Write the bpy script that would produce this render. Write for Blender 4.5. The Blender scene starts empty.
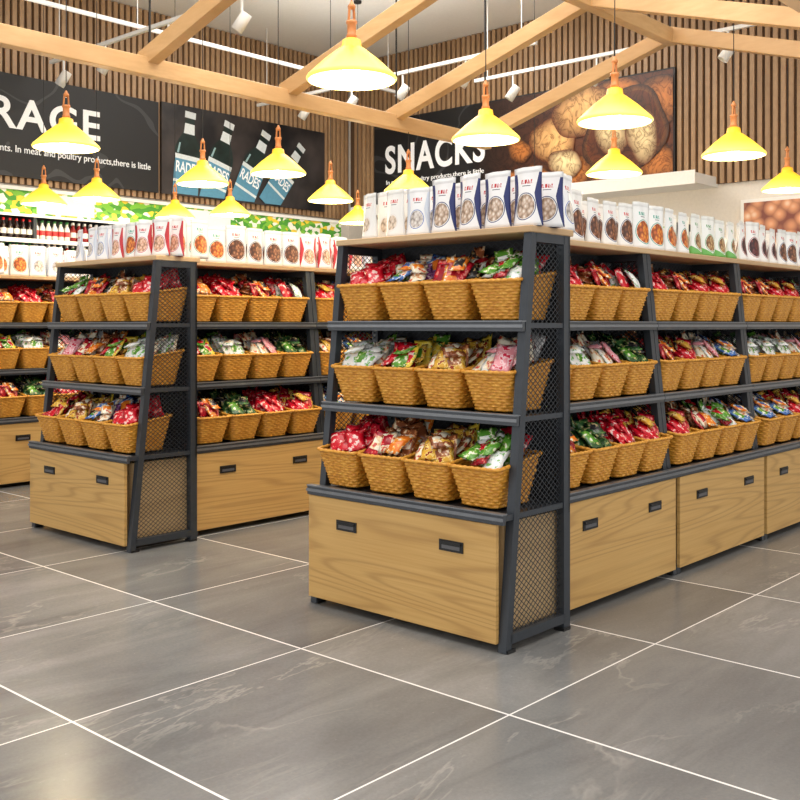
import bpy, bmesh, math, random
from mathutils import Vector, Matrix
random.seed(7)
S=bpy.context.scene
try:
    S.view_settings.view_transform='Standard'
    S.view_settings.look='None'
except Exception: pass
COL=S.collection
def lin(c):
    return tuple(((x/255)/12.92 if x/255<=.04045 else ((x/255+.055)/1.055)**2.4) for x in c)+(1,)
# ---------------- node helpers
class NT:
    def __init__(s,name):
        s.m=bpy.data.materials.new(name); s.m.use_nodes=True
        s.t=s.m.node_tree; s.b=s.t.nodes['Principled BSDF']
    def n(s,typ,**kw):
        x=s.t.nodes.new(typ)
        for k,v in kw.items(): setattr(x,k,v)
        return x
    def l(s,a,b): s.t.links.new(a,b)
    def put(s,v,sock):
        if hasattr(v,'links') or isinstance(v,bpy.types.NodeSocket): s.l(v,sock)
        else: sock.default_value=v
    def m_(s,op,a,b=0.0,c=None):
        x=s.n('ShaderNodeMath',operation=op); s.put(a,x.inputs[0]); s.put(b,x.inputs[1])
        if c is not None: s.put(c,x.inputs[2])
        return x.outputs[0]
    def mix(s,f,a,b,bt='MIX'):
        x=s.n('ShaderNodeMix',data_type='RGBA',blend_type=bt)
        s.put(f,x.inputs[0]); s.put(a,x.inputs[6]); s.put(b,x.inputs[7]); return x.outputs[2]
    def co(s,k='Object'): return s.n('ShaderNodeTexCoord').outputs[k]
    def mp(s,v,sc=(1,1,1),rot=(0,0,0),loc=(0,0,0)):
        x=s.n('ShaderNodeMapping'); s.l(v,x.inputs[0]); s.put(loc,x.inputs[1]); s.put(rot,x.inputs[2]); s.put(sc,x.inputs[3]); return x.outputs[0]
    def noise(s,v,sc,det=3,rough=.5,dist=0):
        x=s.n('ShaderNodeTexNoise'); s.l(v,x.inputs['Vector']); x.inputs['Scale'].default_value=sc
        x.inputs['Detail'].default_value=det; x.inputs['Roughness'].default_value=rough; x.inputs['Distortion'].default_value=dist
        return x.outputs[0]
    def ramp(s,f,stops,interp='LINEAR'):
        x=s.n('ShaderNodeValToRGB'); x.color_ramp.interpolation=interp; s.l(f,x.inputs[0])
        e=x.color_ramp.elements
        while len(e)<len(stops): e.new(1)
        for i,(p,c) in enumerate(stops): e[i].position=p; e[i].color=c
        return x.outputs[0]
    def bump(s,h,st=.3,d=.01):
        x=s.n('ShaderNodeBump'); x.inputs['Strength'].default_value=st; x.inputs['Distance'].default_value=d
        s.l(h,x.inputs['Height']); s.l(x.outputs[0],s.b.inputs['Normal'])
    def base(s,v): s.put(v,s.b.inputs['Base Color'])
    def set(s,**k):
        for a,b in k.items(): s.b.inputs[a.replace('_',' ')].default_value=b
        return s.m
def simple(name,c,rough=.5,metal=0,em=0,emc=None,var=.06,sc=30):
    t=NT(name); c=lin(c)
    nz=t.noise(t.co(),sc,2)
    d=tuple(x*(1-var) for x in c[:3])+(1,); e=tuple(min(1,x*(1+var)) for x in c[:3])+(1,)
    t.base(t.ramp(nz,[(.3,d),(.7,e)]))
    t.set(Roughness=rough,Metallic=metal)
    if em:
        t.b.inputs['Emission Color'].default_value=lin(emc) if emc else c
        t.b.inputs['Emission Strength'].default_value=em
    return t.m
def wood(name,c1,c2,c3,sc=(.9,.9,9),rough=.42,rings=9,st=.5,pw=2.0,fs=10):
    t=NT(name); v=t.co()
    oi=t.n('ShaderNodeObjectInfo')
    add=t.n('ShaderNodeVectorMath',operation='ADD'); t.l(v,add.inputs[0])
    cm=t.n('ShaderNodeCombineXYZ'); t.l(t.m_('MULTIPLY',oi.outputs['Random'],7.0),cm.inputs[0]); t.l(t.m_('MULTIPLY',oi.outputs['Random'],3.0),cm.inputs[2])
    t.l(cm.outputs[0],add.inputs[1]); v=add.outputs[0]
    big=t.noise(t.mp(v,sc),.55,1,.4,.1)
    r=t.m_('SINE',t.m_('MULTIPLY',big,rings*6.283))
    r=t.m_('MULTIPLY_ADD',r,.5,.5); r=t.m_('POWER',r,pw)
    fine=t.noise(t.mp(v,(sc[0]*3,sc[1]*3,sc[2]*fs)),1.5,4,.6)
    base=t.ramp(fine,[(.3,lin(c2)),(.7,lin(c1))])
    t.base(t.mix(t.m_('MULTIPLY',r,st),base,lin(c3)))
    t.bump(fine,.08,.002)
    return t.set(Roughness=rough)
M={}
M['drawer']=wood('oak_drawer_wood',(216,176,110),(202,158,92),(160,116,62),sc=(.4,.4,7),rings=30,st=.42,pw=4.0)
M['side']=wood('beige_cabinet_side',(212,182,136),(198,168,122),(184,152,108),rings=4)
M['top']=wood('top_board_wood',(214,184,144),(198,164,122),(176,138,96),rings=4)
M['beam']=wood('timber_beam_wood',(222,184,134),(206,166,116),(184,142,94),sc=(1,1,1.5),rings=3)
M['slat']=wood('slat_wood',(184,150,114),(166,132,98),(136,104,74),sc=(6,6,.8),rings=3)
M['metal']=simple('dark_steel',(62,67,74),.4,.35)
M['mesh']=simple('expanded_metal_steel',(56,60,66),.45,.4)
M['lip']=simple('grey_shelf_lip',(126,130,136),.32,.5)
M['tray']=simple('dark_shelf_lip',(76,80,86),.35,.4)
M['back']=simple('dark_back_panel',(48,50,54),.75)
M['black']=simple('black_plastic',(22,22,24),.4)
M['hlabel']=simple('handle_slot_grey',(96,96,100),.5)
M['white']=simple('white_paint',(236,235,232),.5,var=.02)
M['ceil']=simple('ceiling_paint',(238,235,230),.8,var=.02)
M['wall']=simple('wall_paint',(222,216,208),.8,var=.03)
M['cord']=simple('cord_black',(30,28,26),.6)
M['copper']=simple('lamp_neck_wood',(214,140,84),.35,.1)
M['card']=simple('basket_liner',(120,80,36),.8)
# lamp shade
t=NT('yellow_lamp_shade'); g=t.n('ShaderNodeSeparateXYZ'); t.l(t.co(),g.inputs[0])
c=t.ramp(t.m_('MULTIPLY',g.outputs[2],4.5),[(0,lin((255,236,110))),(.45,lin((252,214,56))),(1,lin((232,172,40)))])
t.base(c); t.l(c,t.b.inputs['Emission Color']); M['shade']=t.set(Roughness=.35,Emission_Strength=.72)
M['glow']=simple('lamp_inner_glow',(255,236,170),.5,em=1.5,emc=(255,228,140))
M['bulb']=simple('bulb_glow',(255,250,235),.5,em=8,emc=(255,246,220))
# wicker
t=NT('wicker'); v=t.co(); nz=t.noise(t.mp(v,(1,1,3)),60,3)
t.base(t.ramp(nz,[(.3,lin((192,122,34))),(.55,lin((224,158,56))),(.8,lin((246,198,98)))])); M['wicker']=t.set(Roughness=.42)
# floor
def floor_mat():
    t=NT('grey_stone_tile'); sp=t.n('ShaderNodeSeparateXYZ'); v=t.co(); t.l(v,sp.inputs[0])
    tu=t.m_('DIVIDE',t.m_('SUBTRACT',sp.outputs[0],2.525-9.3),.93)
    tv=t.m_('DIVIDE',t.m_('SUBTRACT',sp.outputs[1],1.828-9.48),.948)
    def line(a,size,w):
        f=t.m_('FRACT',a); d=t.m_('MINIMUM',f,t.m_('SUBTRACT',1.0,f)); return t.m_('LESS_THAN',t.m_('MULTIPLY',d,size),w)
    ln=t.m_('MAXIMUM',line(tu,.93,.0045),line(tv,.948,.0032))
    cell=t.n('ShaderNodeCombineXYZ'); t.l(t.m_('FLOOR',tu),cell.inputs[0]); t.l(t.m_('FLOOR',tv),cell.inputs[1])
    wn=t.n('ShaderNodeTexWhiteNoise',noise_dimensions='3D'); t.l(cell.outputs[0],wn.inputs[0])
    sc=t.n('ShaderNodeVectorMath',operation='SCALE'); t.l(wn.outputs['Color'],sc.inputs[0]); sc.inputs['Scale'].default_value=30
    ad=t.n('ShaderNodeVectorMath',operation='ADD'); t.l(v,ad.inputs[0]); t.l(sc.outputs[0],ad.inputs[1]); p=ad.outputs[0]
    st=t.noise(t.mp(p,(.9,3.6,1),rot=(0,0,.55)),1.0,6,.6,.7)
    cl=t.noise(p,.9,3,.5,.4)
    fine=t.noise(p,90,3,.7)
    val=t.m_('ADD',t.m_('MULTIPLY',st,.42),t.m_('ADD',t.m_('MULTIPLY',cl,.44),t.m_('MULTIPLY',fine,.14)))
    val=t.m_('ADD',val,t.m_('MULTIPLY',t.m_('SUBTRACT',wn.outputs['Value'],.5),.16))
    col=t.ramp(val,[(.34,lin((98,98,98))),(.48,lin((116,116,116))),(.58,lin((130,130,129))),(.7,lin((150,149,148)))])
    def vein(rot,scx,w,k):
        n_=t.m_('ABSOLUTE',t.m_('SUBTRACT',t.noise(t.mp(p,scx,rot=(0,0,rot)),1.0,6,.6,.5),.5))
        vm=t.n('ShaderNodeMapRange'); t.l(n_,vm.inputs[0]); vm.inputs[1].default_value=0; vm.inputs[2].default_value=w; vm.inputs[3].default_value=k; vm.inputs[4].default_value=0
        gate=t.ramp(t.noise(p,1.6,2),[(.45,(0,0,0,1)),(.65,(1,1,1,1))]); return t.m_('MULTIPLY',vm.outputs[0],gate)
    col=t.mix(vein(.6,(.6,2.0,1),.012,.38),col,lin((190,186,178)))
    col=t.mix(vein(1.0,(.5,2.4,1),.03,.22),col,lin((80,78,78)))
    col=t.mix(ln,col,lin((242,240,238)))
    t.base(col); t.l(t.m_('ADD',t.m_('MULTIPLY',fine,.14),.17),t.b.inputs['Roughness'])
    t.bump(t.m_('SUBTRACT',t.m_('MULTIPLY',fine,.2),ln),.07,.002)
    return t.m
M['floor']=floor_mat()
# ---------------- mesh helpers
def box(bm,x0,x1,y0,y1,z0,z1,mi=0):
    vs=[bm.verts.new((x,y,z)) for x in (x0,x1) for y in (y0,y1) for z in (z0,z1)]
    for f in ((0,1,3,2),(4,6,7,5),(0,4,5,1),(2,3,7,6),(0,2,6,4),(1,5,7,3)):
        fc=bm.faces.new([vs[i] for i in f]); fc.material_index=mi
def beam(bm,p,q,a,b,mi=0,side=Vector((1,0,0))):
    p=Vector(p);q=Vector(q); d=(q-p).normalized(); s=(side-d*side.dot(d)).normalized(); u=d.cross(s)
    vs=[]
    for o in (p,q):
        for i,j in ((-1,-1),(1,-1),(1,1),(-1,1)): vs.append(bm.verts.new(o+s*a/2*i+u*b/2*j))
    for f in ((0,1,2,3),(7,6,5,4),(0,4,5,1),(1,5,6,2),(2,6,7,3),(3,7,4,0)):
        fc=bm.faces.new([vs[i] for i in f]); fc.material_index=mi
def lathe(bm,prof,n=32,mi=0,smooth=True,o=(0,0,0)):
    rings=[]
    for r,z in prof:
        rings.append([bm.verts.new((o[0]+r*math.cos(2*math.pi*i/n),o[1]+r*math.sin(2*math.pi*i/n),o[2]+z)) for i in range(n)])
    for a,b in zip(rings,rings[1:]):
        for i in range(n):
            f=bm.faces.new((a[i],a[(i+1)%n],b[(i+1)%n],b[i])); f.material_index=mi; f.smooth=smooth
    return rings
def finish(bm,name,mats,recalc=True):
    if recalc: bmesh.ops.recalc_face_normals(bm,faces=bm.faces)
    me=bpy.data.meshes.new(name); bm.to_mesh(me); bm.free()
    for m in mats: me.materials.append(m)
    return me
def obj(name,data,loc=(0,0,0),rot=(0,0,0),parent=None,sc=None):
    o=bpy.data.objects.new(name,data); COL.objects.link(o); o.location=loc; o.rotation_euler=rot
    if sc: o.scale=sc
    if parent: o.parent=parent
    return o
def empty(name,loc=(0,0,0)):
    return obj(name,None,loc)
def clip(poly,p,d):
    t0,t1=-1e9,1e9; n=len(poly)
    for i in range(n):
        a=poly[i]; b=poly[(i+1)%n]; e=(b[0]-a[0],b[1]-a[1]); nx,ny=-e[1],e[0]
        den=nx*d[0]+ny*d[1]; num=nx*(a[0]-p[0])+ny*(a[1]-p[1])
        if abs(den)<1e-9:
            if -num<0: return None
            continue
        tt=num/den
        if den>0: t0=max(t0,tt)
        else: t1=min(t1,tt)
    return (t0,t1) if t1>t0+1e-4 else None
def diamond(bm,poly,to3,spacing,slope,w,side,mi=0):
    us=[p[0] for p in poly]; zs=[p[1] for p in poly]
    for sg in (1,-1):
        cs=[z-sg*slope*u for u in us for z in zs]; c=min(cs)
        while c<max(cs):
            r=clip(poly,(0,c),(1,sg*slope))
            if r and r[1]-r[0]>.002:
                a=to3(r[0],c+sg*slope*r[0]); b=to3(r[1],c+sg*slope*r[1]); beam(bm,a,b,w*.6,w,mi,side)
            c+=spacing
# ---------------- gondola bay (front face at local y=0, facing -y)
H=1.55; D=.43; LEAN=.165
ZS=[.505,.86,1.21]
yf=lambda z: LEAN*z/H
def bay_mesh(W,name):
    bm=bmesh.new()
    for x in (0.0175,W-.0175):
        beam(bm,(x,.0175,.0),(x,yf(H)+.0175,H),.035,.035,0)
        beam(bm,(x,D-.022,.0),(x,D-.022,H),.035,.044,0)
        box(bm,x-.0175,x+.0175,yf(H)+.03,D-.04,H-.035,H,0)
        box(bm,x-.0175,x+.0175,.035,D-.04,.03,.065,0)
        for y in (.03,D-.03): box(bm,x-.024,x+.024,y-.024,y+.024,0,.012,3)
    box(bm,.045,W-.045,.05,D-.03,.05,.465,2)
    box(bm,.002,W-.036,-.012,.006,.032,.468,1)
    for f in (.225,.765):
        cx=W*f; z=.362
        box(bm,cx-.058,cx+.058,-.017,-.0125,z-.021,z+.021,3)
        box(bm,cx-.044,cx+.044,-.0185,-.0175,z-.012,z+.002,5)
        box(bm,cx-.05,cx+.05,-.022,-.0175,z+.006,z+.016,3)
    for i,z in enumerate(ZS):
        y0=yf(z)-(.058 if i==0 else .012)
        x0=-.004 if i==0 else 0
        box(bm,.004,W-.004,y0+.004,D-.046,z-.022,z-.002,0)
        box(bm,x0,W,y0-.012,y0+.004,z-.034,z+.002,6)
        box(bm,x0,W,y0-.016,y0+.014,z+.002,z+.007,4)  # lighter top strip paints a highlight onto the lip edge
        box(bm,x0,W,y0-.018,y0-.012,z-.02,z-.008,4)
    me1=finish(bm,name,[M['metal'],M['drawer'],M['side'],M['black'],M['lip'],M['hlabel'],M['tray']])
    bm=bmesh.new()
    poly=[(yf(.07)+.036,.065),(D-.044,.065),(D-.044,H-.035),(yf(H-.035)+.036,H-.035)]
    for x in (.0175,W-.0175):
        diamond(bm,poly,lambda u,z,x=x:(x,u,z),.0235,.78,.0026,Vector((1,0,0)))
    me2=finish(bm,name+'_side_mesh',[M['mesh']])
    bm=bmesh.new()
    poly=[(.035,.5),(W-.035,.5),(W-.035,H-.01),(.035,H-.01)]
    diamond(bm,poly,lambda u,z:(u,D-.018,z),.026,.72,.003,Vector((0,1,0)))
    box(bm,.0,W,D-.012,D-.002,.46,H+.002,1)
    me3=finish(bm,name+'_back_mesh',[M['mesh'],M['back']])
    return me1,me2,me3
W1=1.04; W2=1.045
END=bay_mesh(W1,'end_bay'); BAY=bay_mesh(W2,'side_bay')
def add_bay(par,ms,loc,rz):
    e=empty('bay',loc); e.parent=par; e.rotation_euler=(0,0,rz)
    o=obj('bay_frame',ms[0],parent=e); b=o.modifiers.new('bevel','BEVEL'); b.width=.0018; b.segments=2; b.limit_method='ANGLE'
    obj('side_mesh',ms[1],parent=e); obj('back_mesh',ms[2],parent=e)
    return e
# ---------------- basket with pack fill
def rrect(a,b,r,n):
    pts=[]; tot=4*(a-r)+4*(b-r)+2*math.pi*r
    for i in range(n):
        s=tot*i/n
        segs=[('l',(a,-(b-r)),(0,1),2*(b-r)),('c',(a-r,b-r),0,0),('l',(a-r,b),(-1,0),2*(a-r)),('c',(-(a-r),b-r),90,0),
              ('l',(-a,b-r),(0,-1),2*(b-r)),('c',(-(a-r),-(b-r)),180,0),('l',(-(a-r),-b),(1,0),2*(a-r)),('c',(a-r,-(b-r)),270,0)]
        for k,p,d,l in segs:
            ln=l if k=='l' else math.pi*r/2
            if s<=ln:
                if k=='l':
                    nn=(d[1],-d[0]); pts.append((p[0]+d[0]*s,p[1]+d[1]*s,nn[0],nn[1]))
                else:
                    an=math.radians(d)+s/r; pts.append((p[0]+r*math.cos(an),p[1]+r*math.sin(an),math.cos(an),math.sin(an)))
                break
            s-=ln
        else: pts.append((a,-(b-r),1,0))
    return pts
def pouch(bm,mt,w,h,th,mb,ml,rnd):
    nx,ny=6,8; g={}
    ph=[rnd.uniform(0,6) for _ in range(4)]
    for sd in (1,-1):
        for i in range(nx+1):
            for j in range(ny+1):
                u=i/nx*2-1; v=j/ny*2-1
                if (abs(u)==1 or abs(v)==1) and sd==-1: g[(sd,i,j)]=g[(1,i,j)]; continue
                t=th*(1-abs(u)**2.5)*max(0,1-abs(v/.86)**3) if abs(v)<.86 else 0
                wr=.004*math.sin(u*7+ph[0])*math.sin(v*9+ph[1])
                x=u*w/2*(1-.06*(1-v*v)); z=v*h/2; y=sd*t+wr+.006*math.sin(v*2+ph[2])
                g[(sd,i,j)]=bm.verts.new(mt@Vector((x,y,z)))
        for i in range(nx):
            for j in range(ny):
                q=[g[(sd,i,j)],g[(sd,i+1,j)],g[(sd,i+1,j+1)],g[(sd,i,j+1)]]
                if sd<0: q.reverse()
                try: f=bm.faces.new(q)
                except Exception: continue
                f.smooth=True; f.material_index=ml if (1<=i<=nx-2 and 2<=j<=5) else mb
def packmat(name,cs,sc=45):
    t=NT(name); nz=t.noise(t.co(),sc,2,.5)
    st=[(0,lin(cs[0])),(.52,lin(cs[1])),(.6,lin(cs[2]))]
    t.base(t.ramp(nz,st,'CONSTANT')); return t.set(Roughness=.22)
R=(204,18,40)
PK={
'red':packmat('pack_red',[R,(228,44,62),(244,206,200)]),
'redd':packmat('pack_dark_red',[(160,16,36),R,(228,130,120)]),
'gold':packmat('pack_gold',[(226,172,58),(244,214,122),(150,50,24)]),
'cream':packmat('pack_cream',[(246,236,214),(240,206,160),(206,80,70)]),
'white':packmat('pack_white',[(246,246,242),(224,232,232),(120,180,90)]),
'green':packmat('pack_green',[(84,146,48),(136,184,74),(240,240,216)]),
'dgreen':packmat('pack_dark_green',[(46,84,44),(84,120,62),(190,180,120)]),
'black':packmat('pack_black',[(44,42,44),(72,68,70),(200,180,130)]),
'orange':packmat('pack_orange',[(236,124,38),(248,178,80),(252,240,218)]),
'brown':packmat('pack_brown',[(138,76,44),(188,120,72),(240,218,182)]),
'purple':packmat('pack_purple',[(120,62,130),(172,116,172),(244,226,244)]),
'pink':packmat('pack_pink',[(236,152,162),(246,204,210),(210,44,76)]),
'yellow':packmat('pack_yellow',[(240,206,66),(248,228,130),(66,136,56)]),
'blue':packmat('pack_blue',[(70,110,180),(120,160,214),(244,244,240)]),
'grey':packmat('pack_grey',[(170,170,172),(208,208,208),(96,70,72)]),
}
SCH=[['red','red','redd'],['cream','orange','purple','green','cream','blue'],['redd','white','black','brown','orange'],['green','white','red','green','redd'],
 ['white','white','green','cream','white'],['yellow','green','red','gold'],['pink','white','grey','cream'],['dgreen','black','dgreen','green'],
 ['orange','brown','cream','redd'],['brown','gold','yellow','cream'],['red','white','redd','pink'],['redd','gold','black','red']]
def basket(idx,keys):
    rnd=random.Random(idx*11+3); bm=bmesh.new(); n=144; hf,hb=.152,.192; strands=13; sub=3
    def zf(t,y): return t*(hf+(hb-hf)*(y+.15)/.30)
    rows=strands*sub; rings=[]
    for j in range(rows+1):
        t=j/rows; a=.086+.0345*t; b=.113+.038*t; pts=rrect(a,b,.028,n); st=j//sub; k=j%sub
        ring=[]
        for i,(x,y,nx,ny) in enumerate(pts):
            off=(.0027*math.cos(math.pi*i/4)*(1 if st%2 else -1)+.0014) if k else -.0022
            ring.append(bm.verts.new((x+nx*off,y+ny*off,zf(t,y)+.002)))
        rings.append(ring)
    for a,b in zip(rings,rings[1:]):
        for i in range(n):
            f=bm.faces.new((a[i],a[(i+1)%n],b[(i+1)%n],b[i])); f.smooth=True
    bm.faces.new(rings[0][::-1])
    rr=[]
    for i,(x,y,nx,ny) in enumerate(rrect(.1215,.152,.028,n)):
        rad=.0078+.0014*math.sin(i*math.pi/2.0)
        rr.append([bm.verts.new((x+nx*rad*math.cos(q*math.pi/4),y+ny*rad*math.cos(q*math.pi/4),zf(1,y)+rad*math.sin(q*math.pi/4)+.002)) for q in range(8)])
    for i in range(n):
        a=rr[i]; b=rr[(i+1)%n]
        for q in range(8):
            f=bm.faces.new((a[q],a[(q+1)%8],b[(q+1)%8],b[q])); f.smooth=True
    lo=[bm.verts.new((x,y,.105)) for x,y,_,_ in rrect(.102,.130,.028,24)]
    f=bm.faces.new(lo); f.material_index=1
    bmesh.ops.recalc_face_normals(bm,faces=bm.faces)
    mats=[M['wicker'],M['card']]+[PK[k] for k in keys]
    for r in range(5):
        for c in range(3):
            fy=r/4
            y=-.08+r*.044+rnd.uniform(-.008,.008); x=-.050+c*.050+rnd.uniform(-.012,.012)
            z=.184+fy*.044+rnd.uniform(-.008,.024)
            lean=math.radians(rnd.uniform(26,62)-fy*14)
            mt=Matrix.Translation((x,y,z))@Matrix.Rotation(rnd.uniform(-.5,.5),4,'Z')@Matrix.Rotation(-lean,4,'X')@Matrix.Rotation(rnd.uniform(-.5,.5),4,'Y')
            k=rnd.randrange(len(keys)); k2=rnd.randrange(len(keys)) if rnd.random()<.5 else k
            pouch(bm,mt,rnd.uniform(.072,.098),rnd.uniform(.105,.14),rnd.uniform(.009,.016),2+k,2+k2,rnd)
    for q in range(3):
        mt=Matrix.Translation((rnd.uniform(-.06,.06),rnd.uniform(-.09,.02),.22+rnd.uniform(0,.02)))@Matrix.Rotation(rnd.uniform(-1.4,1.4),4,'Z')@Matrix.Rotation(-math.radians(rnd.uniform(60,80)),4,'X')
        k=rnd.randrange(len(keys)); pouch(bm,mt,.07,.1,.014,2+k,2+rnd.randrange(len(keys)),rnd)
    return finish(bm,'basket_of_packs',mats,False)
BK=[basket(i,k) for i,k in enumerate(SCH)]
# ---------------- standing printed bags
def bag_mesh(name,mat,w=.138,h=.215,th=.033):
    bm=bmesh.new(); uv=bm.loops.layers.uv.new('UVMap'); nx,ny=12,14; g={}
    for sd in (-1,1):
        for i in range(nx+1):
            for j in range(ny+1):
                u=i/nx*2-1; v=j/ny
                if (abs(u)==1 or j==ny) and sd==1 : g[(sd,i,j)]=g[(-1,i,j)]; continue
                t=th*(1-abs(u)**2.0)*(max(0,1-(v/.84)**1.5) if v<.84 else 0)+.0006
                x=u*w/2*(1-.07*v-.07*math.sin(v*math.pi)); z=v*h-.003*abs(u)**4*v
                g[(sd,i,j)]=bm.verts.new((x,sd*t+.004*math.sin(v*6)*(1-abs(u))+.003*v*math.sin(u*6),z))
        for i in range(nx):
            for j in range(ny):
                ids=[(i,j),(i+1,j),(i+1,j+1),(i,j+1)]
                f=bm.faces.new([g[(sd,)+q] for q in (ids if sd<0 else ids[::-1])]); f.smooth=True
                for lp,q in zip(f.loops,(ids if sd<0 else ids[::-1])): lp[uv].uv=(q[0]/nx,q[1]/ny)
    bo=[g[(-1,i,0)] for i in range(nx+1)]+[g[(1,i,0)] for i in range(nx-1,0,-1)]
    bm.faces.new(bo[::-1])
    return finish(bm,name,[mat],False)
def bag_mat(name,bg,ring,n1,n2,acc,side=None,cy=.33,rad=.19,logo=True,band=None):
    t=NT(name); sp=t.n('ShaderNodeSeparateXYZ'); uvc=t.co('UV'); t.l(uvc,sp.inputs[0]); u=sp.outputs[0]; v=sp.outputs[1]
    du=t.m_('MULTIPLY',t.m_('SUBTRACT',u,.5),.66); dv=t.m_('SUBTRACT',v,cy)
    d=t.m_('SQRT',t.m_('ADD',t.m_('MULTIPLY',du,du),t.m_('MULTIPLY',dv,dv)))
    col=lin(bg)
    au=t.m_('ABSOLUTE',t.m_('SUBTRACT',u,.5))
    if side:
        cur=t.m_('ADD',.30,t.m_('MULTIPLY',t.m_('ABSOLUTE',t.m_('SUBTRACT',v,.55)),.32))
        col=t.mix(t.m_('GREATER_THAN',au,cur),col,lin(side))
    if band: col=t.mix(t.m_('LESS_THAN',v,t.m_('ADD',.07,t.m_('MULTIPLY',au,.3))),col,lin(band))
    col=t.mix(t.m_('LESS_THAN',d,rad+.024),col,lin(ring))
    col=t.mix(t.m_('LESS_THAN',d,rad+.008),col,lin((246,246,244)))
    vo=t.n('ShaderNodeTexVoronoi'); t.l(t.mp(uvc,(.75,1,1)),vo.inputs[0]); vo.inputs['Scale'].default_value=12
    nz=t.noise(uvc,18,2)
    c2=t.ramp(t.m_('ADD',t.m_('MULTIPLY',vo.outputs['Distance'],.9),t.m_('MULTIPLY',nz,.2)),[(.15,lin(n1)),(.55,lin(n2)),(.85,tuple(x*.4 for x in lin(n2)[:3])+(1,))])
    col=t.mix(t.m_('LESS_THAN',d,rad-.004),col,c2)
    if logo:
        lv=t.m_('LESS_THAN',t.m_('ABSOLUTE',t.m_('SUBTRACT',v,.75)),.035); lu=t.m_('LESS_THAN',au,.2)
        nn=t.m_('GREATER_THAN',t.noise(t.mp(uvc,(26,6,1)),1.4,1),.46)
        col=t.mix(t.m_('MULTIPLY',t.m_('MULTIPLY',lv,lu),nn),col,lin(acc))
        lv=t.m_('LESS_THAN',t.m_('ABSOLUTE',t.m_('SUBTRACT',v,.68)),.008); lu=t.m_('LESS_THAN',au,.14)
        col=t.mix(t.m_('MULTIPLY',lv,lu),col,lin((120,120,125)))
    col=t.mix(t.m_('GREATER_THAN',v,.9),col,lin(tuple(int(x*.92) for x in bg)))
    t.base(col); return t.set(Roughness=.38)
NAVY=(38,48,108)
BG=[bag_mesh('printed_bag',m) for m in [
 bag_mat('bag_navy',(244,244,246),NAVY,(244,236,228),(196,168,146),(190,30,40),NAVY,rad=.21),
 bag_mat('bag_plain_red',(244,243,240),(236,230,226),(240,230,218),(220,198,176),(206,30,40),rad=.16,cy=.3),
 bag_mat('bag_walnut',(244,243,240),(60,70,120),(200,140,100),(118,70,48),(206,30,40),rad=.26,cy=.36),
 bag_mat('bag_almond_green',(242,243,238),(90,166,90),(224,206,160),(170,124,78),(40,140,60),rad=.2,band=(110,180,90)),
 bag_mat('bag_raisin',(244,243,240),(170,50,60),(150,80,70),(90,44,46),(200,30,40),rad=.24,cy=.36),
 bag_mat('bag_teal_orange',(242,243,242),(50,160,140),(248,186,80),(210,106,46),(40,160,140),rad=.24,cy=.36),
 bag_mat('bag_red_label',(244,243,242),(206,50,60),(248,226,204),(220,166,136),(200,30,40),rad=.2,side=(204,54,64)),
 bag_mat('bag_white_blue',(244,245,247),(80,110,184),(240,238,234),(206,196,190),(200,30,40),rad=.18,side=(214,222,236)),
]]
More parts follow.
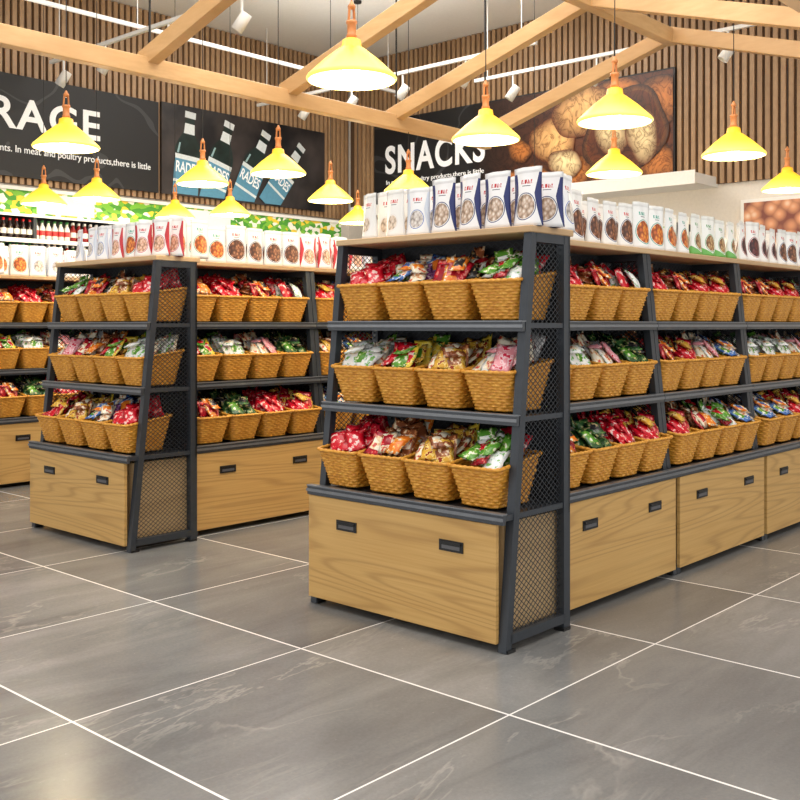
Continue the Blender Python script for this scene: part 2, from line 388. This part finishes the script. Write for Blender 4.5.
# ---------------- gondolas
def gondola(vc,nb,pat,toppat,endbags,back_all=False):
    g=empty('gondola_shelf'); U0=2.975; hw=W1/2
    add_bay(g,END,(U0,vc+hw,0),-math.pi/2)
    bx=empty('wicker_snack_baskets'); bags=empty('printed_snack_bags')
    rnd=random.Random(int(vc*100))
    def fill(origin,rz,W,rows):
        Rm=Matrix.Translation(origin)@Matrix.Rotation(rz,4,'Z')
        for zi,z in enumerate(ZS):
            for c in range(4):
                x=.036+(W-.072)*(c+.5)/4; y=yf(z)+.152-(.058 if zi==0 else .014)
                p=Rm@Vector((x,y,z+.008)); k=rows[zi][c]
                obj('snack_basket',BK[k],p,(0,0,rz+rnd.uniform(-.05,.05)),bx,(.985,.985,.985))
    fill((U0,vc+hw,0),-math.pi/2,W1,pat)
    D2=.43
    us=U0+.47
    for i in range(nb):
        rows=[[rnd.choice([11,7,2,0,1,8,3]) for _ in range(4)],[rnd.choice([9,7,6,4,2,1,11]) for _ in range(4)],[rnd.choice([0,1,2,8,11,3]) for _ in range(4)]]
        if i==0: rows=[[2,7,0,11],[5,4,6,7],[8,0,2,10]]
        add_bay(g,BAY,(us+i*1.05,vc-D2,0),0); fill((us+i*1.05,vc-D2,0),0,W2,rows)
        add_bay(g,BAY,(us+i*1.05+W2,vc+D2,0),math.pi)
        if i<1 or back_all: fill((us+i*1.05+W2,vc+D2,0),math.pi,W2,rows)
    ue=us+nb*1.05
    bm=bmesh.new(); box(bm,U0+yf(H)-.01,U0+.45,vc-hw-.004,vc+hw+.004,H,H+.026)
    y0=D2-yf(H)+.012
    box(bm,U0+.452,ue,vc-y0,vc+y0,H,H+.026)
    o=obj('top_boards',finish(bm,'top_boards',[M['top']]),parent=g); b=o.modifiers.new('b','BEVEL'); b.width=.003
    zt=H+.027
    n=len(endbags)
    for i,k in enumerate(endbags):
        v=vc+hw-.15-i*(W1-.20)/(n-1)
        s=1.0+(.05 if k==0 else -.06)+rnd.uniform(-.03,.03)
        obj('snack_bag',BG[k],(U0+yf(H)+.055+rnd.uniform(-.012,.012),v,zt),(0,0,-math.pi/2+rnd.uniform(-.35,.35)),bags,(s,s,s))
        obj('snack_bag',BG[k],(U0+yf(H)+.14,v-.03,zt),(0,0,-math.pi/2+rnd.uniform(-.2,.2)),bags)
    u=U0+.34; i=0
    while u<ue-.08:
        k=toppat[(i//4)%len(toppat)]
        fy=vc-y0+.055 if u>U0+.5 else vc-hw+.06
        s=rnd.uniform(.98,1.12)
        obj('snack_bag',BG[k],(u,fy,zt),(0,0,rnd.uniform(-.22,.22)),bags,(s,s,s))
        obj('snack_bag',BG[k],(u+.03,vc-y0+.14,zt),(0,0,rnd.uniform(-.1,.1)),bags,(s,s,s))
        if u>U0+.5: obj('snack_bag',BG[k],(u,vc+y0-.055,zt),(0,0,math.pi+rnd.uniform(-.1,.1)),bags)
        u+=.15; i+=1
gondola(2.69,6,[[0,8,9,3],[4,5,9,6],[0,1,2,3]],[7,2,5,3,4,2,3],[1,1,7,0,0,0,0])
gondola(5.12,5,[[11,9,1,0],[6,8,5,4],[3,2,9,0]],[5,2,6,7,3],[7,7,7,6,5,6,6])
gondola(7.55,6,[[3,9,1,0],[6,8,5,4],[3,2,9,0]],[5,7,6,3,2],[7,5,5,6,7,6,6])
# ---------------- room
X0,X1,Y0,Y1,CZ=-4,11.6,-4,11.6,5.42
bm=bmesh.new(); box(bm,X0,X1+.2,Y0,Y1+.2,-.1,0); obj('floor',finish(bm,'floor',[M['floor']]))
bm=bmesh.new(); box(bm,X0,X1+.2,Y0,Y1+.2,CZ,CZ+.1); obj('ceiling',finish(bm,'ceiling',[M['ceil']]))
bm=bmesh.new(); box(bm,X0,X1,Y1,Y1+.2,0,CZ); obj('wall_back',finish(bm,'w',[M['wall']]))
bm=bmesh.new(); box(bm,X1,X1+.2,Y0,Y1+.2,0,CZ); obj('wall_right',finish(bm,'w',[M['wall']]))
M['gap']=simple('slat_backing',(94,70,50),.8)
bm=bmesh.new(); box(bm,X0,X1-.03,Y1-.02,Y1-.001,2.9,CZ-.01,1)
x=X0
while x<X1-.1: box(bm,x,x+.055,Y1-.06,Y1-.02,2.9,CZ-.01,0); x+=.092
obj('trim_slats_back',finish(bm,'s',[M['slat'],M['gap']]))
bm=bmesh.new(); box(bm,X1-.02,X1-.001,Y0,Y1-.06,2.9,CZ-.01,1)
y=Y0
while y<Y1-.15: box(bm,X1-.06,X1-.02,y,y+.055,2.9,CZ-.01,0); y+=.092
obj('trim_slats_right',finish(bm,'s',[M['slat'],M['gap']]))
# ---------------- banners
t=NT('banner_black'); v=t.co(); w=t.m_('ABSOLUTE',t.m_('SUBTRACT',t.noise(v,.9,2,.5,.6),.5))
t.base(t.mix(t.m_('LESS_THAN',w,.012),lin((22,22,24)),lin((56,56,58)))); M['ban']=t.set(Roughness=.5)
def text(s,loc,rot,w,h,mat,par,off=.0,align='LEFT',name='lettering',sp=1.0):
    c=bpy.data.curves.new(name,'FONT'); c.body=s; c.size=1; c.extrude=.004; c.offset=off; c.align_x=align; c.space_character=sp
    c.materials.append(mat); o=obj(name,c,loc,rot,par); bpy.context.view_layer.update()
    dx,dy=o.dimensions[0],o.dimensions[1]; o.scale=(w/dx,h/dy,1); return o
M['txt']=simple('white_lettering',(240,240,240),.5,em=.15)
RB=(math.pi/2,0,0); RR=(math.pi/2,0,-math.pi/2)
b=empty('beverage_banner'); bm=bmesh.new(); box(bm,2.6,7.88,Y1-.1,Y1-.06,2.98,4.2); obj('panel',finish(bm,'p',[M['ban']]),parent=b)
text('BEVERAGE',(4.20,Y1-.106,3.56),RB,2.76,.38,M['txt'],b,.018,sp=1.1)
text('nts. In meat and poultry products,there is little',(5.66,Y1-.106,3.27),RB,2.08,.11,M['txt'],b)
b=empty('snacks_banner'); bm=bmesh.new(); box(bm,X1-.1,X1-.06,5.82,10.94,3.0,4.39); obj('panel',finish(bm,'p',[M['ban']]),parent=b)
text('SNACKS',(X1-.106,10.70,3.56),RR,1.94,.44,M['txt'],b,.024,sp=1.12)
text('In meat and poultry products,there is little',(X1-.106,10.68,3.38),RR,1.9,.09,M['txt'],b)
# nut photo printed on banner
t=NT('walnut_photo_print'); v=t.co(); at=t.n('ShaderNodeVertexColor',layer_name='tone')
w1=t.m_('ABSOLUTE',t.m_('SUBTRACT',t.noise(v,4.5,3,.6,1.8),.5))
wr=t.ramp(w1,[(0,(.4,.3,.24,1)),(.04,(.85,.8,.74,1)),(.16,(1.1,1.05,1.0,1))])
t.base(t.mix(1.0,at.outputs[0],wr,'MULTIPLY')); M['nut']=t.set(Roughness=.4)
bm=bmesh.new(); cl_=bm.verts.layers.float_color.new('tone')
def cv(p,c): q=bm.verts.new(p); q[cl_]=c; return q
y1_,y0_,z0_,z1_=9.0,5.84,3.02,4.37
DK=lin((22,22,24)); BR=lin((96,48,22))
for i in range(12):
    f0,f1=i/12,(i+1)/12
    def cc(f): k=min(1,max(0,f*1.6)); return tuple(DK[j]*(1-k)+BR[j]*k for j in range(3))+(1,)
    ya=y1_+(y0_-y1_)*f0; yb=y1_+(y0_-y1_)*f1; xx=X1-.102
    bm.faces.new([cv((xx,ya,z0_),cc(f0)),cv((xx,yb,z0_),cc(f1)),cv((xx,yb,z1_),cc(f1)),cv((xx,ya,z1_),cc(f0))])
lay=[0]
def nut(cy,cz,a,bq,ang,cin,cout,R_=7):
    lay[0]+=1; xx=X1-.103-lay[0]*.0012; prev=None
    for r in range(R_+1):
        f=r/R_; k=f**2.0; col=tuple(cin[j]*(1-k)+cout[j]*k for j in range(3))+(1,)
        ring=[]
        for i in range(36):
            th=2*math.pi*i/36; q=1+.05*math.sin(3*th+cy*7)+.035*math.sin(5*th+cz*9)
            px,pz=a*q*f*math.cos(th)-(1-f)*a*.15,bq*q*f*math.sin(th)+(1-f)*bq*.25
            yy=cy+px*math.cos(ang)-pz*math.sin(ang); zz=cz+px*math.sin(ang)+pz*math.cos(ang)
            ring.append(cv((xx,min(y1_,max(y0_,yy)),min(z1_,max(z0_,zz))),col))
        if prev:
            for i in range(36):
                try: bm.faces.new((prev[i],prev[(i+1)%36],ring[(i+1)%36],ring[i]))
                except Exception: pass
        prev=ring
A_=lin((250,200,132)); B_=lin((104,50,20)); C_=lin((255,236,184)); D_=lin((54,26,12)); E_=lin((206,130,64))
for cy,cz,a,bq,an in [(8.3,3.2,.26,.17,.3),(7.85,3.18,.3,.2,.4),(7.3,3.2,.34,.22,-.3),(6.7,3.15,.36,.2,.2),(6.1,3.25,.34,.27,.6),(8.15,3.62,.22,.16,.5),(6.0,4.0,.36,.32,.2),(6.6,4.2,.36,.2,.1)]:
    nut(cy,cz,a,bq,an,E_,D_)
nut(7.6,3.68,.38,.3,.4,A_,B_); nut(7.15,4.02,.46,.32,-.3,A_,B_)
nut(6.5,3.68,.62,.54,-.4,E_,D_); nut(6.5,3.68,.55,.47,-.4,D_,B_)
nut(6.72,3.74,.23,.40,-.35,C_,B_); nut(6.26,3.6,.22,.37,-.2,C_,B_)
nut(7.4,3.36,.28,.19,.3,C_,B_)
obj('nut_picture',finish(bm,'nuts',[M['nut']],True),parent=b)
# bottle poster
b=empty('bottle_poster'); bm=bmesh.new(); box(bm,7.93,10.96,Y1-.1,Y1-.06,2.98,4.22)
t=NT('poster_dark'); nz=t.noise(t.co(),1.6,3); t.base(t.ramp(nz,[(.35,lin((20,20,24))),(.65,lin((74,66,64)))])); obj('panel',finish(bm,'p',[t.set(Roughness=.4)]),parent=b)
BM=[simple('bottle_glass_print',(30,46,44),.3,var=.35,sc=6),simple('bottle_label_print',(92,150,178),.4),simple('bottle_cap_print',(214,220,222),.3),simple('bottle_highlight_print',(150,182,186),.3),simple('bottle_label_white_print',(222,230,232),.4)]
def flatbottle(cx,cz,L,ang,dep,txt):
    bm=bmesh.new(); w=L*.165
    prof=[(w,-.5*L),(w,.06*L),(w*.95,.12*L),(w*.75,.19*L),(w*.46,.27*L),(w*.38,.34*L),(w*.36,.44*L)]
    def poly(pts,mi,dd):
        bm.faces.new([bm.verts.new((x,-dd,z)) for x,z in pts]).material_index=mi
    poly([(x,z) for x,z in prof]+[(-x,z) for x,z in prof[::-1]],0,0)
    poly([(w*.98,-.5*L),(w*.98,.03*L),(-w*.98,.03*L),(-w*.98,-.5*L)],1,.0012)
    poly([(w*.98,-.02*L),(w*.98,.03*L),(-w*.98,.03*L),(-w*.98,-.02*L)],4,.0018)
    poly([(w*.98,-.27*L),(w*.98,-.24*L),(-w*.98,-.24*L),(-w*.98,-.27*L)],4,.0018)
    poly([(w*.42,.43*L),(w*.42,.5*L),(-w*.42,.5*L),(-w*.42,.43*L)],2,.0012)
    poly([(w*.42,.26*L),(w*.37,.37*L),(-w*.37,.37*L),(-w*.42,.26*L)],4,.0012)
    poly([(-w*.85,.04*L),(-w*.7,.04*L),(-w*.6,.15*L),(-w*.72,.15*L)],3,.0022)
    mt=Matrix.Translation((cx,Y1-.103-dep,cz))@Matrix.Rotation(ang,4,'Y'); bmesh.ops.transform(bm,matrix=mt,verts=bm.verts)
    for co,no in (((0,0,3.0),(0,0,-1)),((0,0,4.2),(0,0,1)),((10.94,0,0),(1,0,0)),((7.95,0,0),(-1,0,0))):
        bmesh.ops.bisect_plane(bm,geom=bm.verts[:]+bm.edges[:]+bm.faces[:],plane_co=co,plane_no=no,clear_outer=True)
    obj('printed_bottle',finish(bm,'pb',BM,False),parent=b)
    p=mt@Vector((0,-.004,-.16*L))
    tx=text(txt,(0,0,0),RB,w*1.75,L*.12,M['txt'],b,.02,'CENTER'); tx.location=p; tx.rotation_mode='QUATERNION'
    tx.rotation_quaternion=(Matrix.Rotation(ang,4,'Y')@Matrix.Rotation(math.pi/2,4,'X')).to_quaternion(); tx.data.extrude=.0005
flatbottle(8.35,3.50,1.3,.08,.0,'RADES'); flatbottle(8.9,3.48,1.3,.28,.005,'RADES'); flatbottle(9.5,3.46,1.3,.42,.010,'RADES'); flatbottle(10.12,3.46,1.2,.62,.015,'RADES')
# canopy & picture on right wall
bm=bmesh.new(); box(bm,10.95,X1-.001,5.3,10.9,2.86,2.98,0); box(bm,10.93,10.95,5.28,10.9,2.84,3.0,0)
obj('canopy_shelf',finish(bm,'c',[M['white']]))
b=empty('framed_picture'); bm=bmesh.new(); box(bm,X1-.05,X1-.001,2.6,5.0,1.95,2.68,0); obj('frame',finish(bm,'f',[M['white']]),parent=b)
t=NT('fruit_print'); vo=t.n('ShaderNodeTexVoronoi'); t.l(t.co(),vo.inputs[0]); vo.inputs['Scale'].default_value=7
t.base(t.ramp(vo.outputs['Distance'],[(0,lin((240,214,190))),(.3,lin((214,150,110))),(.7,lin((120,60,50)))])); t.set(Roughness=.4)
bm=bmesh.new(); box(bm,X1-.054,X1-.05,2.64,4.96,1.99,2.64,0); obj('print',finish(bm,'f',[t.m]),parent=b)
# ---------------- wall shelving w/ bottles
t=NT('leaf_header_pattern'); v=t.co(); vo=t.n('ShaderNodeTexVoronoi'); t.l(t.mp(v,(1,1,1.6)),vo.inputs[0]); vo.inputs['Scale'].default_value=13
sx=t.n('ShaderNodeSeparateXYZ'); t.l(vo.outputs['Color'],sx.inputs[0])
t.base(t.ramp(sx.outputs[0],[(0,lin((70,150,50))),(.35,lin((236,206,60))),(.55,lin((240,240,230))),(.75,lin((120,186,60)))],'CONSTANT')); t.set(Roughness=.4); M['leaf']=t.m
def bottle(name,body,label,cap):
    bm=bmesh.new(); lathe(bm,[(0,0),(.032,.002),(.034,.01),(.034,.06)],16,0); lathe(bm,[(.0346,.06),(.0346,.12)],16,1); lathe(bm,[(.034,.12),(.034,.14),(.028,.165),(.014,.19),(.013,.215)],16,0)
    lathe(bm,[(.016,.212),(.016,.24),(0,.241)],16,2)
    return finish(bm,name,[simple(name+'_glass',body,.15),simple(name+'_label',label,.5),simple(name+'_cap',cap,.4)])
BT=[bottle('bottle_dark',(40,24,18),(236,232,224),(196,40,40)),bottle('bottle_green',(50,96,48),(230,200,80),(230,230,230)),bottle('bottle_red',(140,28,24),(240,236,230),(240,240,240)),bottle('bottle_white',(230,228,222),(200,56,56),(60,130,70))]
PEG=simple('pegboard',(56,54,54),.6)
def wall_shelf(L,loc,rz,z_head):
    e=empty('bottle_display_shelf',loc); e.rotation_euler=(0,0,rz)
    bm=bmesh.new(); dp=.42
    box(bm,0,L,dp-.02,dp,.1,z_head,0); box(bm,0,L,0,dp-.02,.0,.12,1)
    x=0
    while x<=L+.01: box(bm,x-.02,x+.02,0,dp-.02,.12,z_head,1); x+=L/round(L/1.05)
    zs=[.5,.9,1.3,1.62,1.92,2.2]
    for z in zs: box(bm,0,L,-.01,dp-.02,z-.03,z,2); box(bm,0,L,-.02,-.01,z-.04,z+.01,3)
    box(bm,0,L,-.03,-.005,z_head-.31,z_head-.04,4); box(bm,0,L,-.05,dp,z_head-.04,z_head,3); box(bm,0,L,-.04,-.03,z_head-.34,z_head-.31,3)
    x=.9
    while x<L-1: box(bm,x,x+.75,-.04,-.031,z_head-.29,z_head-.06,3); x+=2.1
    obj('shelf_frame',finish(bm,'ws',[PEG,M['metal'],M['lip'],M['white'],M['leaf']]),parent=e)
    for zi,z in enumerate(zs if z_head>2.6 else zs[:5]):
        x=.08; 
        while x<L-.08:
            k=int(x/.5); m=BT[(k*7+zi)%4]
            obj('bottle',m,(x,.06,z),(0,0,0),e)
            if zi>=3: obj('bottle',m,(x+.04,.15,z),(0,0,0),e)
            x+=.08
wall_shelf(8.0,(2.9,Y1-.5,0),0,2.80)
wall_shelf(5.0,(X1-.5,10.6,0),-math.pi/2,2.42)
# ---------------- timber truss frame
bm=bmesh.new(); sx=Vector((1,0,0)); tz=3.2; rz_=3.93
us=[1.7,3.08,4.51,5.95,7.36,8.8]
for v in (6.7,2.3): beam(bm,(us[0]-.06,v,tz),(us[-1]+.06,v,tz),.14,.10,0,Vector((0,0,1)))
beam(bm,(us[0]-.06,4.5,rz_),(us[-1]+.06,4.5,rz_),.14,.10,0,Vector((0,0,1)))
for u in us:
    beam(bm,(u,6.78,tz+.06),(u,4.5,rz_+.02),.10,.14,0,sx); beam(bm,(u,4.5,rz_+.02),(u,2.22,tz+.06),.10,.14,0,sx)
e=obj('timber_roof_frame',finish(bm,'truss',[M['beam']])); m=e.modifiers.new('b','BEVEL'); m.width=.005
bm=bmesh.new()
for u in us[::2]+[8.8]:
    for v,z in ((6.7,3.27),(2.3,3.27),(4.5,4.0)): beam(bm,(u,v,z),(u,v,CZ),.012,.012,0,sx)
obj('hanging_rods',finish(bm,'r',[M['cord']]),parent=e)
# ---------------- pendants
def lamp_meshes():
    bm=bmesh.new()
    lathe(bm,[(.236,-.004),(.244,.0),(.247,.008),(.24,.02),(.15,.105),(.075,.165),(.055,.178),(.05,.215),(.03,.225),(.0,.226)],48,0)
    lathe(bm,[(.236,-.004),(.232,.014),(.14,.1),(.06,.16),(.0,.165)],48,1)
    lathe(bm,[(.0,.222),(.026,.224),(.03,.24),(.024,.25),(.024,.30),(.03,.305),(.03,.32),(.0,.322)],24,2)
    for s in (-1,1): beam(bm,(s*.022,0,.318),(s*.016,0,.39),.012,.008,2,Vector((0,1,0)))
    lathe(bm,[(.0,.384),(.02,.386),(.022,.40),(.012,.415),(.006,.43),(0,.431)],16,2)
    nb=len(bm.faces)
    bmesh.ops.create_uvsphere(bm,u_segments=16,v_segments=10,radius=.05,matrix=Matrix.Translation((0,0,.055)))
    bm.faces.ensure_lookup_table()
    for f in bm.faces[nb:]: f.material_index=3; f.smooth=True
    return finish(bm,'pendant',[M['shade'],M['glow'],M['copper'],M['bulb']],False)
PM=lamp_meshes()
LZ=2.53
LP=[(3.88,3.86),(5.84,3.38),(5.79,4.40),(7.63,3.36),(7.85,4.55),(3.93,6.93),(5.86,6.74),(5.80,7.75),(7.51,7.79),(5.74,9.5),(5.6,10.35),(7.53,6.69),(9.92,3.82),(7.65,9.68),(7.4,10.45),(9.36,9.2),(9.75,6.7)]
for i,(u,v) in enumerate(LP):
    p=empty('pendant_lamp',(u,v,LZ)); obj('shade',PM,parent=p)
    bm=bmesh.new(); lathe(bm,[(.0035,.42),(.0035,CZ-LZ)],8,0); lathe(bm,[(0,CZ-LZ-.03),(.05,CZ-LZ-.03),(.05,CZ-LZ)],16,0)
    obj('cord',finish(bm,'cord',[M['cord']]),parent=p)
    ld=bpy.data.lights.new('pendant_bulb','POINT'); ld.energy=20; ld.color=(1,.84,.6); ld.shadow_soft_size=.08
    obj('bulb_light',ld,(0,0,-.06),parent=p)
# ---------------- track lights
def spot_mesh():
    bm=bmesh.new(); lathe(bm,[(0,.09),(.05,.09),(.055,.08),(.06,-.1),(.052,-.1),(.045,-.07),(0,-.07)],20,0)
    for f in bm.faces:
        if abs(f.calc_center_median().z+.07)<.005: f.material_index=1
    return finish(bm,'spot',[M['white'],M['glow']],False)
SM=spot_mesh()
def track(u,v0,v1,vs,z=4.35):
    e=empty('track_light',(u,v0,z)); bm=bmesh.new(); box(bm,-.02,.02,0,v1-v0,-.02,.02,0)
    for q in (.2,v1-v0-.2): beam(bm,(0,q,.02),(0,q,CZ-z),.008,.008,0,Vector((1,0,0)))
    for v in vs: beam(bm,(0,v-v0,-.02),(0,v-v0,-.18),.018,.018,0,Vector((1,0,0)))
    obj('rail',finish(bm,'rail',[M['white']]),parent=e)
    for v in vs: obj('spot_head',SM,(0,v-v0,-.24),(.5,.35,0),e)
track(6.15,6.9,11.2,[7.6,8.8,10.0,10.9]); track(9.35,6.4,11.2,[7.4,8.4,9.3,10.2]); track(10.3,2.5,8,[3.2,4.6,6.2,7.4])
e=empty('track_light',(2,9.9,4.6)); bm=bmesh.new(); box(bm,0,9,-.02,.02,-.02,.02)
for q in (.3,4.5,8.7): beam(bm,(q,0,.02),(q,0,CZ-4.6),.008,.008)
obj('rail',finish(bm,'rail',[M['white']]),parent=e)
# ---------------- lights
w=bpy.data.worlds.new('store_ambient_fill'); S.world=w; w.use_nodes=True  # plain ambient fill entering through the open sides behind the camera
w.node_tree.nodes['Background'].inputs[0].default_value=(1,.982,.95,1); w.node_tree.nodes['Background'].inputs[1].default_value=1.28
def area(loc,rot,sx,sy,e,c=(1,.968,.92),name='ceiling_fill_light'):
    l=bpy.data.lights.new(name,'AREA'); l.shape='RECTANGLE'; l.size=sx; l.size_y=sy; l.energy=e; l.color=c
    return obj(name,l,loc,rot)
area((3.5,3.5,5.3),(0,0,0),6.5,6.5,450)  # added overhead fill, no panel fixture is modelled here
area((8.5,8.0,5.3),(0,0,0),3.0,3.0,150)  # second added fill lamp, towards the far corner
area((7,7,4.5),(math.pi,0,0),6,6,95,name='ceiling_uplight_fill')  # added unseen lamp aimed up to brighten the ceiling, no cove exists
# ---------------- camera
cd=bpy.data.cameras.new('camera'); cam=obj('camera',cd,(0,0,1.2),(math.pi/2,0,math.radians(42.1-90)))
cd.sensor_width=36; cd.lens=36*1007/800; cd.shift_y=-75/800; cd.clip_end=100
S.camera=cam
